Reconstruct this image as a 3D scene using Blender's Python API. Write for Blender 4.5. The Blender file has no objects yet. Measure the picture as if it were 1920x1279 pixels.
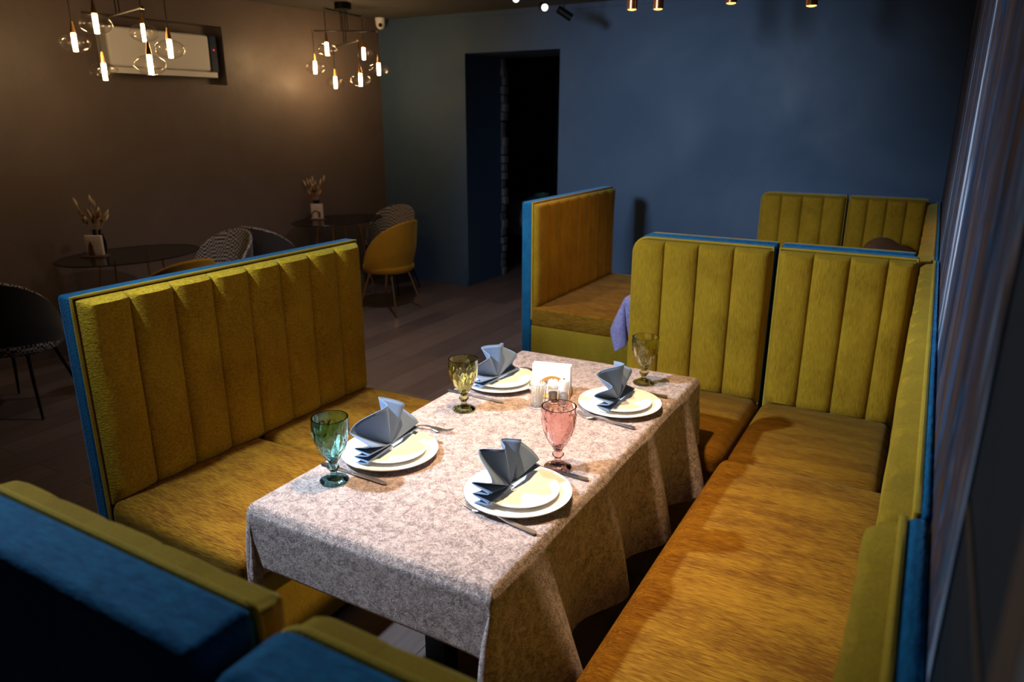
import bpy, math, random
import numpy as np
from mathutils import Vector, Matrix, noise as mnoise
PI = math.pi
rnd = random.Random(7)
C = bpy.context.scene.collection
sc = bpy.context.scene

# ------------------------------------------------------------------ mesh builder
class MB:
    def __init__(s):
        s.v = []; s.f = []
    def add(s, verts, faces):
        n = len(s.v)
        s.v += [tuple(p) for p in verts]
        s.f += [tuple(i + n for i in f) for f in faces]
        return s
    def box(s, a, b):
        x0, y0, z0 = a; x1, y1, z1 = b
        V = [(x0,y0,z0),(x1,y0,z0),(x1,y1,z0),(x0,y1,z0),(x0,y0,z1),(x1,y0,z1),(x1,y1,z1),(x0,y1,z1)]
        return s.add(V, [(0,3,2,1),(4,5,6,7),(0,1,5,4),(1,2,6,5),(2,3,7,6),(3,0,4,7)])
    def rbox(s, a, b, r=.02, puff=0., seg=3, fill=8):
        """box with rounded edges, sides gently padded outwards by puff"""
        c = [(a[i]+b[i])/2 for i in range(3)]; h = [(b[i]-a[i])/2 for i in range(3)]
        r = min([r]+[k*.999 for k in h])
        ax = []
        for i in range(3):
            q = h[i]-r
            e = [-h[i] + r*(1-math.cos(PI/2*k/seg)) for k in range(seg)]
            mid = [-q + 2*q*k/fill for k in range(fill+1)]
            ax.append(e + mid + [-t for t in reversed(e)])
        V = []; F = []; idx = {}
        def vert(p):
            cl = [max(-(h[i]-r), min(h[i]-r, p[i])) for i in range(3)]
            d = Vector([p[i]-cl[i] for i in range(3)])
            if d.length > 1e-9: d = d.normalized()*r
            o = Vector(cl)+d
            if puff:
                for i in range(3):
                    j, k = (i+1)%3, (i+2)%3
                    w = (1-abs(p[j]/h[j])**3)*(1-abs(p[k]/h[k])**3)
                    o[i] += puff*w*(p[i]/h[i])*(1. if min(h)==h[i] else .25)
            key = (round(o[0],6), round(o[1],6), round(o[2],6))
            if key not in idx:
                idx[key] = len(V); V.append((o[0]+c[0], o[1]+c[1], o[2]+c[2]))
            return idx[key]
        for i in range(3):
            j, k = (i+1)%3, (i+2)%3
            for sg in (-1, 1):
                for m in range(len(ax[j])-1):
                    for n in range(len(ax[k])-1):
                        q = []
                        for (mm, nn) in ((m,n),(m+1,n),(m+1,n+1),(m,n+1)):
                            p = [0,0,0]; p[i] = sg*h[i]; p[j] = ax[j][mm]; p[k] = ax[k][nn]
                            q.append(vert(p))
                        q = list(dict.fromkeys(q))
                        if len(q) >= 3: F.append(tuple(q if sg > 0 else reversed(q)))
        return s.add(V, F)
    def tube(s, pts, r, n=8, cap=True, closed=False):
        pts = [Vector(p) for p in pts]; m = len(pts)
        rr = r if isinstance(r, (list, tuple)) else [r]*m
        V = []; F = []; up = None
        for i in range(m):
            t = (pts[(i+1) % m]-pts[i-1]) if closed else (pts[min(i+1, m-1)]-pts[max(i-1, 0)])
            t.normalize()
            if up is None:
                up = Vector((0,0,1)) if abs(t.z) < .9 else Vector((1,0,0))
            a = (up - t*up.dot(t)).normalized(); up = a; b = t.cross(a)
            for k in range(n):
                w = 2*PI*k/n
                V.append(pts[i] + (a*math.cos(w)+b*math.sin(w))*rr[i])
        for i in range(m if closed else m-1):
            for k in range(n):
                i2 = (i+1) % m
                F.append((i*n+k, i*n+(k+1)%n, i2*n+(k+1)%n, i2*n+k))
        if cap and not closed:
            F.append(tuple(reversed(range(n)))); F.append(tuple((m-1)*n+k for k in range(n)))
        return s.add(V, F)
    def lathe(s, prof, n=32, c=(0,0,0), mod=None, closed=False):
        V = []; F = []; m = len(prof)
        for i, (r, z) in enumerate(prof):
            for k in range(n):
                w = 2*PI*k/n
                R = r + (mod(i, w) if mod else 0)
                V.append((c[0]+R*math.cos(w), c[1]+R*math.sin(w), c[2]+z))
        for i in range(m if closed else m-1):
            i2 = (i+1) % m
            for k in range(n):
                F.append((i*n+k, i*n+(k+1)%n, i2*n+(k+1)%n, i2*n+k))
        if not closed:
            if prof[0][0] > 1e-6: F.append(tuple(reversed(range(n))))
            if prof[-1][0] > 1e-6: F.append(tuple((m-1)*n+k for k in range(n)))
        return s.add(V, F)
    def cyl(s, c, r, z0, z1, n=24, r2=None):
        return s.lathe([(r, z0), (r if r2 is None else r2, z1)], n, c)
    def grid(s, fn, nu, nv):
        V = [fn(i/nu, j/nv) for j in range(nv+1) for i in range(nu+1)]
        w = nu+1
        F = [(j*w+i, j*w+i+1, (j+1)*w+i+1, (j+1)*w+i) for j in range(nv) for i in range(nu)]
        return s.add(V, F)
    def prism(s, outline, d0, d1, put):
        """outline: 2-D points; put(u, v, d) -> 3-D"""
        n = len(outline)
        V = [put(u, v, d0) for u, v in outline]+[put(u, v, d1) for u, v in outline]
        F = [tuple(reversed(range(n))), tuple(range(n, 2*n))]+[(i, (i+1)%n, n+(i+1)%n, n+i) for i in range(n)]
        return s.add(V, F)
    def xf(s, M):
        s.v = [tuple(M @ Vector(p)) for p in s.v]; return s
    def build(s, name, mat, parent=None, smooth=True, loc=None, rz=0, angle=40, fix=False, weld=False):
        me = bpy.data.meshes.new(name)
        me.from_pydata(s.v, [], s.f); me.update()
        import bmesh
        bm = bmesh.new(); bm.from_mesh(me)
        if weld: bmesh.ops.remove_doubles(bm, verts=bm.verts, dist=1e-5)
        bmesh.ops.recalc_face_normals(bm, faces=bm.faces)
        bm.to_mesh(me); bm.free()
        if smooth:
            me.shade_smooth()
            me.set_sharp_from_angle(angle=math.radians(angle))
        if mat: me.materials.append(mat)
        o = bpy.data.objects.new(name, me); C.objects.link(o)
        if parent: o.parent = parent
        if loc: o.location = loc
        if rz: o.rotation_euler = (0,0,rz)
        return o

def tag(o, label=None, cat=None, group=None, kind=None):
    if label: o['label'] = label
    if cat: o['category'] = cat
    if group: o['group'] = group
    if kind: o['kind'] = kind
    return o
def thing(name, label, cat, loc=(0,0,0), rz=0, group=None):
    o = bpy.data.objects.new(name, None); C.objects.link(o)
    o.empty_display_size = .1
    o.location = loc; o.rotation_euler = (0,0,rz)
    return tag(o, label, cat, group)
def struct(o):
    o['kind'] = 'structure'; return o
def dup(root, loc=None, rz=None, label=None, group=None, mats=None):
    """copy of a thing with its parts and sub-parts; mats swaps materials per part name"""
    def cp(o, par):
        c = o.copy(); C.objects.link(c)
        if par: c.parent = par
        if mats and o.name.split('.')[0] in mats:
            c.data = o.data.copy(); c.data.materials.clear(); c.data.materials.append(mats[o.name.split('.')[0]])
        for k in [x for x in bpy.data.objects if x.parent == o and x is not c]: cp(k, c)
        return c
    r = cp(root, None)
    if loc is not None: r.location = loc
    if rz is not None: r.rotation_euler = (0,0,rz)
    if label: r['label'] = label
    if group: r['group'] = group
    return r

# ------------------------------------------------------------------ materials
def lin(c):
    return tuple(((x/255)/12.92 if x/255 <= .04045 else ((x/255+.055)/1.055)**2.4) for x in c)
def mat(name, col=(.5,.5,.5), rough=.5, metal=0., **kw):
    m = bpy.data.materials.new(name); m.use_nodes = True
    b = m.node_tree.nodes['Principled BSDF']
    b.inputs['Base Color'].default_value = (*col, 1)
    b.inputs['Roughness'].default_value = rough
    b.inputs['Metallic'].default_value = metal
    for k, v in kw.items():
        b.inputs[k].default_value = (*v, 1) if isinstance(v, tuple) else v
    return m
def nodes(m):
    nt = m.node_tree
    return nt, nt.nodes['Principled BSDF']
def N(nt, typ, **kw):
    n = nt.nodes.new(typ)
    for k, v in kw.items(): setattr(n, k, v)
    return n
def coords(nt, scale=(1,1,1), rot=(0,0,0), kind='Object'):
    tc = N(nt, 'ShaderNodeTexCoord'); mp = N(nt, 'ShaderNodeMapping')
    nt.links.new(tc.outputs[kind], mp.inputs['Vector'])
    mp.inputs['Scale'].default_value = scale; mp.inputs['Rotation'].default_value = rot
    return mp.outputs['Vector']
def noise(nt, vec, scale=5., detail=3., rough=.55, dist=0.):
    n = N(nt, 'ShaderNodeTexNoise')
    n.inputs['Scale'].default_value = scale; n.inputs['Detail'].default_value = detail
    n.inputs['Roughness'].default_value = rough; n.inputs['Distortion'].default_value = dist
    nt.links.new(vec, n.inputs['Vector'])
    return n.outputs['Fac']
def ramp(nt, fac, stops, interp='LINEAR'):
    r = N(nt, 'ShaderNodeValToRGB'); r.color_ramp.interpolation = interp
    e = r.color_ramp.elements
    while len(e) < len(stops): e.new(.5)
    for i, (p, c) in enumerate(stops):
        e[i].position = p; e[i].color = (*c, 1) if len(c) == 3 else c
    nt.links.new(fac, r.inputs['Fac'])
    return r.outputs['Color']
def bump(nt, b, h, strength=.3, dist=.01):
    k = N(nt, 'ShaderNodeBump'); k.inputs['Strength'].default_value = strength; k.inputs['Distance'].default_value = dist
    nt.links.new(h, k.inputs['Height']); nt.links.new(k.outputs['Normal'], b.inputs['Normal'])
def mathn(nt, op, a, b=None):
    k = N(nt, 'ShaderNodeMath', operation=op)
    for i, x in enumerate((a, b)):
        if x is None: continue
        if isinstance(x, (int, float)): k.inputs[i].default_value = x
        else: nt.links.new(x, k.inputs[i])
    return k.outputs[0]

def velvet(name, c0, c1, fine=(300,300,60), broad=(6,6,6), sheen=.5, tint=(1,.9,.4), sr=.35, bs=.35, lo=.35, hi=.65, bd=.004):
    """chenille: fine directional pile plus broad brushed patches"""
    m = mat(name, c0, .85)
    nt, b = nodes(m)
    f = noise(nt, coords(nt, fine), 1., 3., .6)
    g = noise(nt, coords(nt, broad), 1., 4., .6, .6)
    mix = mathn(nt, 'ADD', mathn(nt, 'MULTIPLY', f, .6), mathn(nt, 'MULTIPLY', g, .4))
    col = ramp(nt, mix, [(lo, c0), (hi, c1)])
    nt.links.new(col, b.inputs['Base Color'])
    b.inputs['Specular IOR Level'].default_value = .15
    b.inputs['Sheen Weight'].default_value = sheen
    b.inputs['Sheen Roughness'].default_value = sr
    b.inputs['Sheen Tint'].default_value = (*tint, 1)
    bump(nt, b, f, bs, bd)
    return m

YA, YB = (.215,.112,.004), (.45,.265,.014)
SA, SB = (.11,.038,.001), (.27,.132,.008)  # seats: same fabric as the backs, its pile shading painted as deeper orange
V_back  = velvet('mustard_chenille_backrest', YA, YB, (420,420,30), (5,5,3), .3, (.8,.85,.3))
V_weave = velvet('mustard_chenille_weave', (.27,.14,.005), (.58,.36,.020), (105,105,170), (5,5,3), .35, (.8,.85,.3), bs=.8)
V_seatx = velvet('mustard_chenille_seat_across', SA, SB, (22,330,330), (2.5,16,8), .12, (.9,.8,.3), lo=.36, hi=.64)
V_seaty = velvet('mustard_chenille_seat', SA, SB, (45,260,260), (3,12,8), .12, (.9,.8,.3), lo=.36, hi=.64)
V_seatl = velvet('mustard_chenille_seat_depthwise', SA, SB, (330,24,330), (9,2.6,8), .12, (.9,.8,.3), lo=.41, hi=.60)  # tight ramp paints patches of yellow sheen into the colour
V_base  = velvet('mustard_chenille_base', (.22,.14,.006), (.34,.22,.016), (260,260,50), (8,8,3), .2, (.8,.85,.3))
V_blue  = velvet('blue_chenille', (.003,.055,.14), (.010,.135,.26), (40,120,160), (9,9,9), .45, (.2,.5,1.), bs=.6)
V_pipe  = velvet('mustard_piping', (.34,.20,.010), (.50,.31,.03), (300,300,300), (8,8,8), .3, (.8,.85,.4))
M_dark  = mat('dark_board', (.012,.011,.01), .7)
M_black = mat('black_metal', (.01,.01,.011), .4, .6)
M_brass = mat('brass', (.75,.42,.13), .28, 1.)
M_gold  = mat('gold_leg_metal', (.8,.48,.2), .25, 1.)
M_copper = mat('copper', (.72,.34,.18), .3, 1.)
M_steel = mat('cutlery_steel', (.66,.64,.64), .3, 1.)
M_white = mat('white_plastic', (.8,.8,.8), .35)
M_porc  = mat('porcelain', (.86,.84,.80), .12)
M_paper = mat('napkin_paper', (.88,.88,.88), .9)
M_wood  = mat('plywood', (.55,.26,.06), .5)
M_pick  = mat('birch_toothpick', (.95,.92,.86), .7)

def plaster(name, c0, c1, rough=.6, sc_=1.6, bs=.12):
    m = mat(name, c0, rough); nt, b = nodes(m)
    g = noise(nt, coords(nt), sc_, 6., .6, .5)
    nt.links.new(ramp(nt, g, [(.3, c0), (.7, c1)]), b.inputs['Base Color'])
    r = ramp(nt, g, [(.3, (rough+.12,)*3), (.7, (rough-.12,)*3)])
    nt.links.new(r, b.inputs['Roughness'])
    bump(nt, b, noise(nt, coords(nt), 14., 6., .65), bs, .02)
    return m
M_wallL = plaster('brown_grey_plaster', (.125,.096,.086), (.168,.132,.118), .45, 1.2, .14)
M_wallB = plaster('navy_blue_paint', (.040,.080,.152), (.048,.092,.174), .65, .9, .05)
M_navy  = plaster('navy_panel', (.011,.022,.033), (.014,.027,.040), .85, 2., .03)
M_navy.node_tree.nodes['Principled BSDF'].inputs['Specular IOR Level'].default_value = .1
M_teal  = mat('teal_paint', (.005,.055,.085), .6)
M_ceil  = plaster('dark_ceiling_paint', (.07,.068,.06), (.085,.082,.072), .8, 1., .05)
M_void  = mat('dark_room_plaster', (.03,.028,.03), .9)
M_stone = plaster('rough_brick_edge', (.12,.11,.12), (.22,.2,.2), .8, 20., .6)

def floor_mat():
    m = mat('wood_look_floor', (.2,.15,.13), .42); nt, b = nodes(m)
    v = coords(nt, (1,1,1), (0,0,math.radians(90)))
    br = N(nt, 'ShaderNodeTexBrick'); nt.links.new(v, br.inputs['Vector'])
    br.inputs['Scale'].default_value = 1.; br.inputs['Brick Width'].default_value = 1.2; br.inputs['Row Height'].default_value = .2
    br.inputs['Mortar Size'].default_value = .002; br.inputs['Bias'].default_value = 0
    br.inputs['Color1'].default_value = (.105,.078,.073,1); br.inputs['Color2'].default_value = (.165,.125,.115,1)
    br.inputs['Mortar'].default_value = (.03,.022,.02,1)
    g = noise(nt, coords(nt, (14,1.2,1)), 2., 6., .6, .8)
    mx = N(nt, 'ShaderNodeMix', data_type='RGBA', blend_type='MULTIPLY'); mx.inputs[0].default_value = .6
    nt.links.new(br.outputs['Color'], mx.inputs[6]); nt.links.new(ramp(nt, g, [(.25,(.55,.5,.5)),(.75,(1,1,1))]), mx.inputs[7])
    nt.links.new(mx.outputs[2], b.inputs['Base Color'])
    bump(nt, b, g, .08, .01)
    return m
M_floor = floor_mat()

def cloth_mat(name, c0, c1, tint, sheen=.9):
    m = mat(name, c0, .8); nt, b = nodes(m)
    a = noise(nt, coords(nt, (1,1,1)), 40., 5., .78, .9)
    f = noise(nt, coords(nt, (1,1,1)), 210., 3., .7, 1.2)
    k = mathn(nt, 'ADD', mathn(nt, 'MULTIPLY', a, .5), mathn(nt, 'MULTIPLY', f, .5))
    nt.links.new(ramp(nt, k, [(.42, c0), (.575, c1)]), b.inputs['Base Color'])
    b.inputs['Specular IOR Level'].default_value = .9; b.inputs['Specular Tint'].default_value = (.8,.88,1,1)
    nt.links.new(ramp(nt, k, [(.40,(.62,)*3),(.60,(.34,)*3)]), b.inputs['Roughness'])
    b.inputs['Sheen Tint'].default_value = (*tint, 1); b.inputs['Sheen Roughness'].default_value = .3
    w = ramp(nt, k, [(.42, (.03,)*3), (.62, (sheen,)*3)])
    nt.links.new(w, b.inputs['Sheen Weight'])
    bump(nt, b, k, .8, .012)
    return m
M_cloth = cloth_mat('crushed_velvet_beige', (.17,.12,.108), (.66,.515,.475), (.85,.9,1.), .35)
M_lav   = cloth_mat('lavender_velvet', (.22,.19,.40), (.42,.38,.72), (.8,.8,1.), .6)

def napkin_mat():
    m = mat('grey_blue_linen', (.17,.20,.26), .85); nt, b = nodes(m)
    g = noise(nt, coords(nt, (1,1,1)), 500., 2., .5)
    nt.links.new(ramp(nt, g, [(.3,(.095,.145,.25)),(.7,(.125,.185,.31))]), b.inputs['Base Color'])
    b.inputs['Sheen Weight'].default_value = .25; b.inputs['Sheen Tint'].default_value = (.6,.8,1,1)
    bump(nt, b, g, .15, .001)
    return m
M_napkin = napkin_mat()
M_stitch = mat('napkin_hem', (.12,.20,.34), .8)

def glass(name, col, rough=.0, ior=1.45):
    m = mat(name, col, rough); nt, b = nodes(m)
    b.inputs['Transmission Weight'].default_value = 1.; b.inputs['IOR'].default_value = ior
    return m
G_teal  = glass('teal_glass', (.42,.76,.80))
G_olive = glass('olive_glass', (.78,.78,.40))
G_amber = glass('green_amber_glass', (.76,.75,.42))
G_pink  = glass('pink_glass', (.90,.66,.64))
G_clear = glass('clear_glass', (.96,.97,.97))
def thin_glass(name, tint=(1,1,1), base=.04):
    m = bpy.data.materials.new(name); m.use_nodes = True; nt = m.node_tree
    nt.nodes.clear()
    out = N(nt, 'ShaderNodeOutputMaterial'); mx = N(nt, 'ShaderNodeMixShader')
    tr = N(nt, 'ShaderNodeBsdfTransparent'); tr.inputs[0].default_value = (*tint, 1)
    gl = N(nt, 'ShaderNodeBsdfGlossy'); gl.inputs['Roughness'].default_value = .16
    lw = N(nt, 'ShaderNodeLayerWeight'); lw.inputs['Blend'].default_value = .25
    f = mathn(nt, 'ADD', mathn(nt, 'MULTIPLY', mathn(nt, 'POWER', lw.outputs['Facing'], 2.), .75), base)
    nt.links.new(f, mx.inputs[0]); nt.links.new(tr.outputs[0], mx.inputs[1]); nt.links.new(gl.outputs[0], mx.inputs[2])
    nt.links.new(mx.outputs[0], out.inputs['Surface'])
    return m
G_bulb = thin_glass('bulb_envelope_glass', (.97,.95,.92), .06)
G_top  = thin_glass('smoked_table_glass', (.55,.56,.55), .05)
def emit(name, col, s):
    m = mat(name, (0,0,0), .5); b = nodes(m)[1]
    b.inputs['Emission Color'].default_value = (*col, 1); b.inputs['Emission Strength'].default_value = s
    return m
E_bulb = emit('lit_bulb', (1.,.64,.30), 120.)
E_cool = emit('lit_spot_lens', (1.,.97,.88), 6.)
E_warm = emit('lit_pendant_lens', (1.,.62,.14), 3.)
E_red  = emit('red_standby_led', (1.,.02,.03), 1.2)

def houndstooth():
    m = mat('houndstooth_wool', (.3,.3,.3), .9); nt, b = nodes(m)
    v = coords(nt, (1,1,1))
    ck = N(nt, 'ShaderNodeTexChecker'); nt.links.new(v, ck.inputs['Vector']); ck.inputs['Scale'].default_value = 62.
    ck.inputs['Color1'].default_value = (.42,.38,.36,1); ck.inputs['Color2'].default_value = (.012,.012,.014,1)
    nt.links.new(ck.outputs['Color'], b.inputs['Base Color'])
    return m
M_hound = houndstooth()
M_shell = mat('charcoal_velvet_shell', (.028,.026,.027), .8, **{'Sheen Weight': .2})
M_ystool = velvet('ochre_velvet_chair', (.28,.125,.006), (.38,.19,.014), (200,200,200), (4,4,4), .35, (1,.8,.3))

def mural_mat():
    m = mat('abstract_mural_paint', (.2,.2,.25), .85); nt, b = nodes(m)
    b.inputs['Specular IOR Level'].default_value = .12
    a = noise(nt, coords(nt, (1,1.9,.10)), 3.4, 3., .55, .5)
    c = noise(nt, coords(nt, (1,1.2,.45)), 4., 4., .6, 1.0)
    k = mathn(nt, 'ADD', mathn(nt, 'MULTIPLY', a, .72), mathn(nt, 'MULTIPLY', c, .28))
    stops = [(.33,(.008,.012,.02)),(.39,(.015,.035,.08)),(.42,(.10,.045,.015)),(.44,(.02,.018,.025)),(.46,(.01,.07,.16)),(.475,(.13,.10,.13)),
             (.49,(.01,.014,.035)),(.503,(.12,.055,.02)),(.52,(.04,.035,.065)),(.54,(.02,.11,.20)),(.56,(.18,.13,.14)),(.575,(.02,.012,.012)),(.605,(.15,.22,.34)),(.66,(.6,.63,.72))]
    nt.links.new(ramp(nt, k, stops), b.inputs['Base Color'])
    bump(nt, b, c, .4, .02)
    return m
M_mural = mural_mat()

# ------------------------------------------------------------------ room
H = 2.735
WY = 5.29           # back wall
def slab(name, m, a, b, parent=None):
    return MB().box(a, b).build(name, m, parent, smooth=False)
struct(slab('floor', M_floor, (-5.2,-5,-.1), (2.2,9,0)))
struct(slab('ceiling', M_ceil, (-5.2,-5,H), (2.2,9,H+.1)))
# back wall with the doorway and its deep reveal
DX0, DX1, DZ, RY = -2.745, -1.69, 2.365, 6.03
bw = MB()
bw.box((-4.3,WY,0),(DX0,RY,H)); bw.box((DX1,WY,0),(2.2,RY,H)); bw.box((DX0,WY,DZ),(DX1,RY,H))
struct(bw.build('wall_back', M_wallB, smooth=False))
# left wall runs 5 degrees off square
A5 = math.radians(5)
LW0 = Vector((-3.83, WY, 0)); LS = Vector((-math.sin(A5), -math.cos(A5), 0)); LN = Vector((math.cos(A5), -math.sin(A5), 0))
def lw(s, z, d=0.): return LW0 + LS*s + LN*d + Vector((0,0,z))
def lw_box(mb, s0, s1, z0, z1, d0, d1):
    V = [lw(s,z,d) for d in (d0,d1) for z in (z0,z1) for s in (s0,s1)]
    return mb.add(V, [(0,1,3,2),(4,6,7,5),(0,4,5,1),(2,3,7,6),(0,2,6,4),(1,5,7,3)])
NS0, NS1, NZ0, NZ1 = 1.885, 3.04, 2.022, 2.495    # niche of the air conditioner
w = MB()
lw_box(w, -.4, 10.4, 0, NZ0, -.3, 0); lw_box(w, -.4, 10.4, NZ1, H, -.3, 0)
lw_box(w, -.4, NS0, NZ0, NZ1, -.3, 0); lw_box(w, NS1, 10.4, NZ0, NZ1, -.3, 0)
lw_box(w, NS0, NS1, NZ0, NZ1, -.3, -.12)
struct(w.build('wall_left', M_wallL, smooth=False))
struct(slab('wall_right', M_navy, (1.563,-5,0), (1.8,RY,H)))
struct(slab('wall_front', M_wallL, (-5.2,-5.1,0), (1.8,-5,H)))
# rough masonry edge at the inner side of the doorway
tr = MB()
for i in range(26):
    z0 = i*DZ/26; dx = rnd.uniform(.008,.06)
    tr.rbox((DX0, RY-.03-rnd.uniform(0,.03), z0), (DX0+dx, RY+.05, z0+DZ/26*rnd.uniform(.8,1.05)), .008, 0, 2, 1)
struct(tr.build('trim_1', M_stone))
# unlit room beyond the doorway
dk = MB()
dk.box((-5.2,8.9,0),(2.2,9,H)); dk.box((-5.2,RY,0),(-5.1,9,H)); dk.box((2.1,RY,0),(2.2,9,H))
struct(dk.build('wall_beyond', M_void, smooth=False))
struct(MB().box((-3.835,WY-.014,0),(DX0-.005,WY+.01,.075)).build('baseboard_back', M_wallB, smooth=False))
b2 = MB(); lw_box(b2, .02, 10, 0, .075, -.01, .014); struct(b2.build('baseboard_left', M_wallL, smooth=False))
struct(MB().box((-2.9,WY-.012,2.69),(1.56,WY+.01,H)).build('trim_2', M_wallB, smooth=False))
mu = MB().box((1.5605,-.43,.0),(1.563,WY,H)).build('wall_mural', M_mural, smooth=False)
tag(mu, 'abstract painted mural in blue, mauve and ochre vertical streaks on the right-hand wall', 'mural')
struct(MB().box((1.5605,-.785,0),(1.563,-.72,H)).build('trim_3', M_dark, smooth=False))
struct(MB().box((1.5605,-1.9,0),(1.563,-.787,H)).build('trim_4', M_teal, smooth=False))
struct(MB().box((1.561,-.718,1.40),(1.563,-.435,1.412)).build('trim_5', M_dark, smooth=False))

# ------------------------------------------------------------------ upholstery
def rounded_outline(w, z0, z1, rl, rr, n=8):
    P = [(0,z0),(w,z0)]
    if rr: P += [(w-rr+rr*math.cos(a), z1-rr+rr*math.sin(a)) for a in [PI/2*k/n for k in range(n+1)]]
    else: P.append((w,z1))
    if rl: P += [(rl-rl*math.sin(a), z1-rl+rl*math.cos(a)) for a in [PI/2*k/n for k in range(n+1)]]
    else: P.append((0,z1))
    return P
def channels(seams, z0, z1, depth, bulge, rl=0, rr=0, margin=.012, seed=0):
    """padded vertical channels; local u along x, outward -y; seams: list of u positions"""
    u0, u1 = seams[0], seams[-1]; w = u1-u0
    us = []
    for i in range(len(seams)-1):
        for t in (0,.012,.035,.075,.14,.24,.37,.5,.63,.76,.86,.925,.965,.988): us.append((seams[i]+(seams[i+1]-seams[i])*t, i, t))
    us.append((u1, len(seams)-2, 1.))
    nz = 30
    def top(u):
        z = z1
        if rl and u-u0 < rl: z = z1-rl+math.sqrt(max(0, rl*rl-(rl-(u-u0))**2))
        if rr and u1-u < rr: z = min(z, z1-rr+math.sqrt(max(0, rr*rr-(rr-(u1-u))**2)))
        return z
    V = []; F = []
    def disp(u, i, t, tz):
        b = (1-abs(2*t-1)**2.8)**.5
        ends = min(1., (1-tz)/.02)**.5 if tz < 1 else 0
        ends *= min(1., tz/.02+.25)
        e = 1.
        if u-u0 < .02: e = min(e, math.sqrt(max(0,(u-u0)/.02)))
        if u1-u < .02: e = min(e, math.sqrt(max(0,(u1-u)/.02)))
        wob = mnoise.noise(Vector((u*3+seed, tz*4, i*3.1+seed)))*.006*b
        return depth*min(e, max(ends,.0)**.6) + bulge*b*ends + wob*ends
    for (u,i,t) in us:
        zt = top(u)
        for j in range(nz+1):
            tz = j/nz; tz = 1-(1-tz)**1.4
            sway = mnoise.noise(Vector((i*7.3+(t>.5)*7.3+seed, tz*2.5, 1.7)))*.004 if t in (0.,1.) else 0
            V.append((u+sway, -disp(u,i,t,tz), z0+(zt-z0)*tz))
    m = nz+1
    for a in range(len(us)-1):
        for j in range(nz): F.append((a*m+j, (a+1)*m+j, (a+1)*m+j+1, a*m+j+1))
    # close to the board behind
    n = len(V); back = []
    loop = [a*m for a in range(len(us))]+[(len(us)-1)*m+j for j in range(1,m)]+[a*m+nz for a in range(len(us)-2,-1,-1)]+[j for j in range(nz-1,0,-1)]
    for q in loop: V.append((V[q][0], 0., V[q][2]))
    L = len(loop)
    for k in range(L): F.append((loop[k], n+k, n+(k+1)%L, loop[(k+1)%L]))
    return MB().add(V, F)

def sofa(name, label, loc, rz, w, seams, ztop=1.2, seat_z=.485, seat_d=.62, seat_split=(), rl=0, rr=0, shell=.06, cush=.03, bulge=.03,
         seat_gap=(0,0), m_back=V_back, m_seat=V_seatx, seed=0, base_mat=V_base, overhang=.03, seat_t=.13, flush=False, group=None, lean=0., base_end=None):
    """bench module. local x along its length, front is -y, back board behind y = cush"""
    t = thing(name, label, 'sofa', loc, rz, group)
    d0 = cush
    put = lambda u, v, d: (u, d0+d, v)
    bs = MB().prism(rounded_outline(w, .02, ztop, rl, rr), 0., shell, put).build('back_shell', V_blue, t, smooth=True, angle=30)
    bs['label'] = 'blue chenille back shell'
    bv = bs.modifiers.new('bev', 'BEVEL'); bv.width = min(.012, shell*.45); bv.segments = 3; bv.limit_method = 'ANGLE'
    ch = channels(seams, seat_z-.02, ztop-.012, cush, bulge, max(0, rl-.012), max(0, rr-.012), seed=seed)
    ch.xf(Matrix.Translation((0,d0,0))).build('backrest', m_back, t, angle=50)
    # piping round the cushion edge
    o = rounded_outline(w, .40, ztop, rl, rr)
    P = [(u+(.006 if u < w/2 else -.006), d0-.004, v-(.005 if v > .6 else 0)) for u, v in o[1:]+[(0,.4)]]
    Q = []
    for a, b in zip(P[:-1], P[1:]):
        n = max(1, int((Vector(b)-Vector(a)).length/.05))
        Q += [tuple(Vector(a).lerp(Vector(b), k/n)) for k in range(n)]
    Q.append(P[-1])
    MB().tube(Q, .006, 8).build('piping', V_pipe, t)
    cuts = [0]+list(seat_split)+[w]
    for i, (a, b) in enumerate(zip(cuts[:-1], cuts[1:])):
        g0 = seat_gap[0] if i == 0 else .004; g1 = seat_gap[1] if i == len(cuts)-2 else .004
        if flush:
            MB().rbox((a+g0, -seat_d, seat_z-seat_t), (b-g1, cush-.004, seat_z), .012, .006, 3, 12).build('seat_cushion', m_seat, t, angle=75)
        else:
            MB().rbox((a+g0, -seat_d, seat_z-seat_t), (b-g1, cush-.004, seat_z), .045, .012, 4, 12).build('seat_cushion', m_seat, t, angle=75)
    x0 = seat_gap[0]+(.0 if flush else .02); x1 = w-seat_gap[1]-(.0 if flush else .02)
    MB().rbox((x0, -seat_d+(0.0 if flush else overhang), .03), (x1, cush-.002, seat_z-seat_t+.004), .008, 0, 2, 4).build('base', base_mat, t)
    for fx in (x0+.06, x1-.06):
        for fy in (-seat_d+.1, -.05):
            MB().cyl((fx,fy,0), .02, 0, .04, 12).build('foot', M_black, t)
    return t

def even(n, w, a=.0): return [a+(w-2*a)*k/n for k in range(n+1)]
# left bench: back at x=-.85 .. front faces +x, length along y
HP = PI/2
# rz = +90deg: local x -> +y, local -y -> +x
sofa('banquette_sofa', 'free-standing mustard channel-backed sofa with blue rim, facing the mural across the dressed table',
     (-.79,.072,0), HP, 1.336, even(8,1.336,.014), 1.204, .485, .66, (.655,), shell=.065, cush=.03, m_back=V_weave, seed=1.3, m_seat=V_seatl, bulge=.028)
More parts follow.
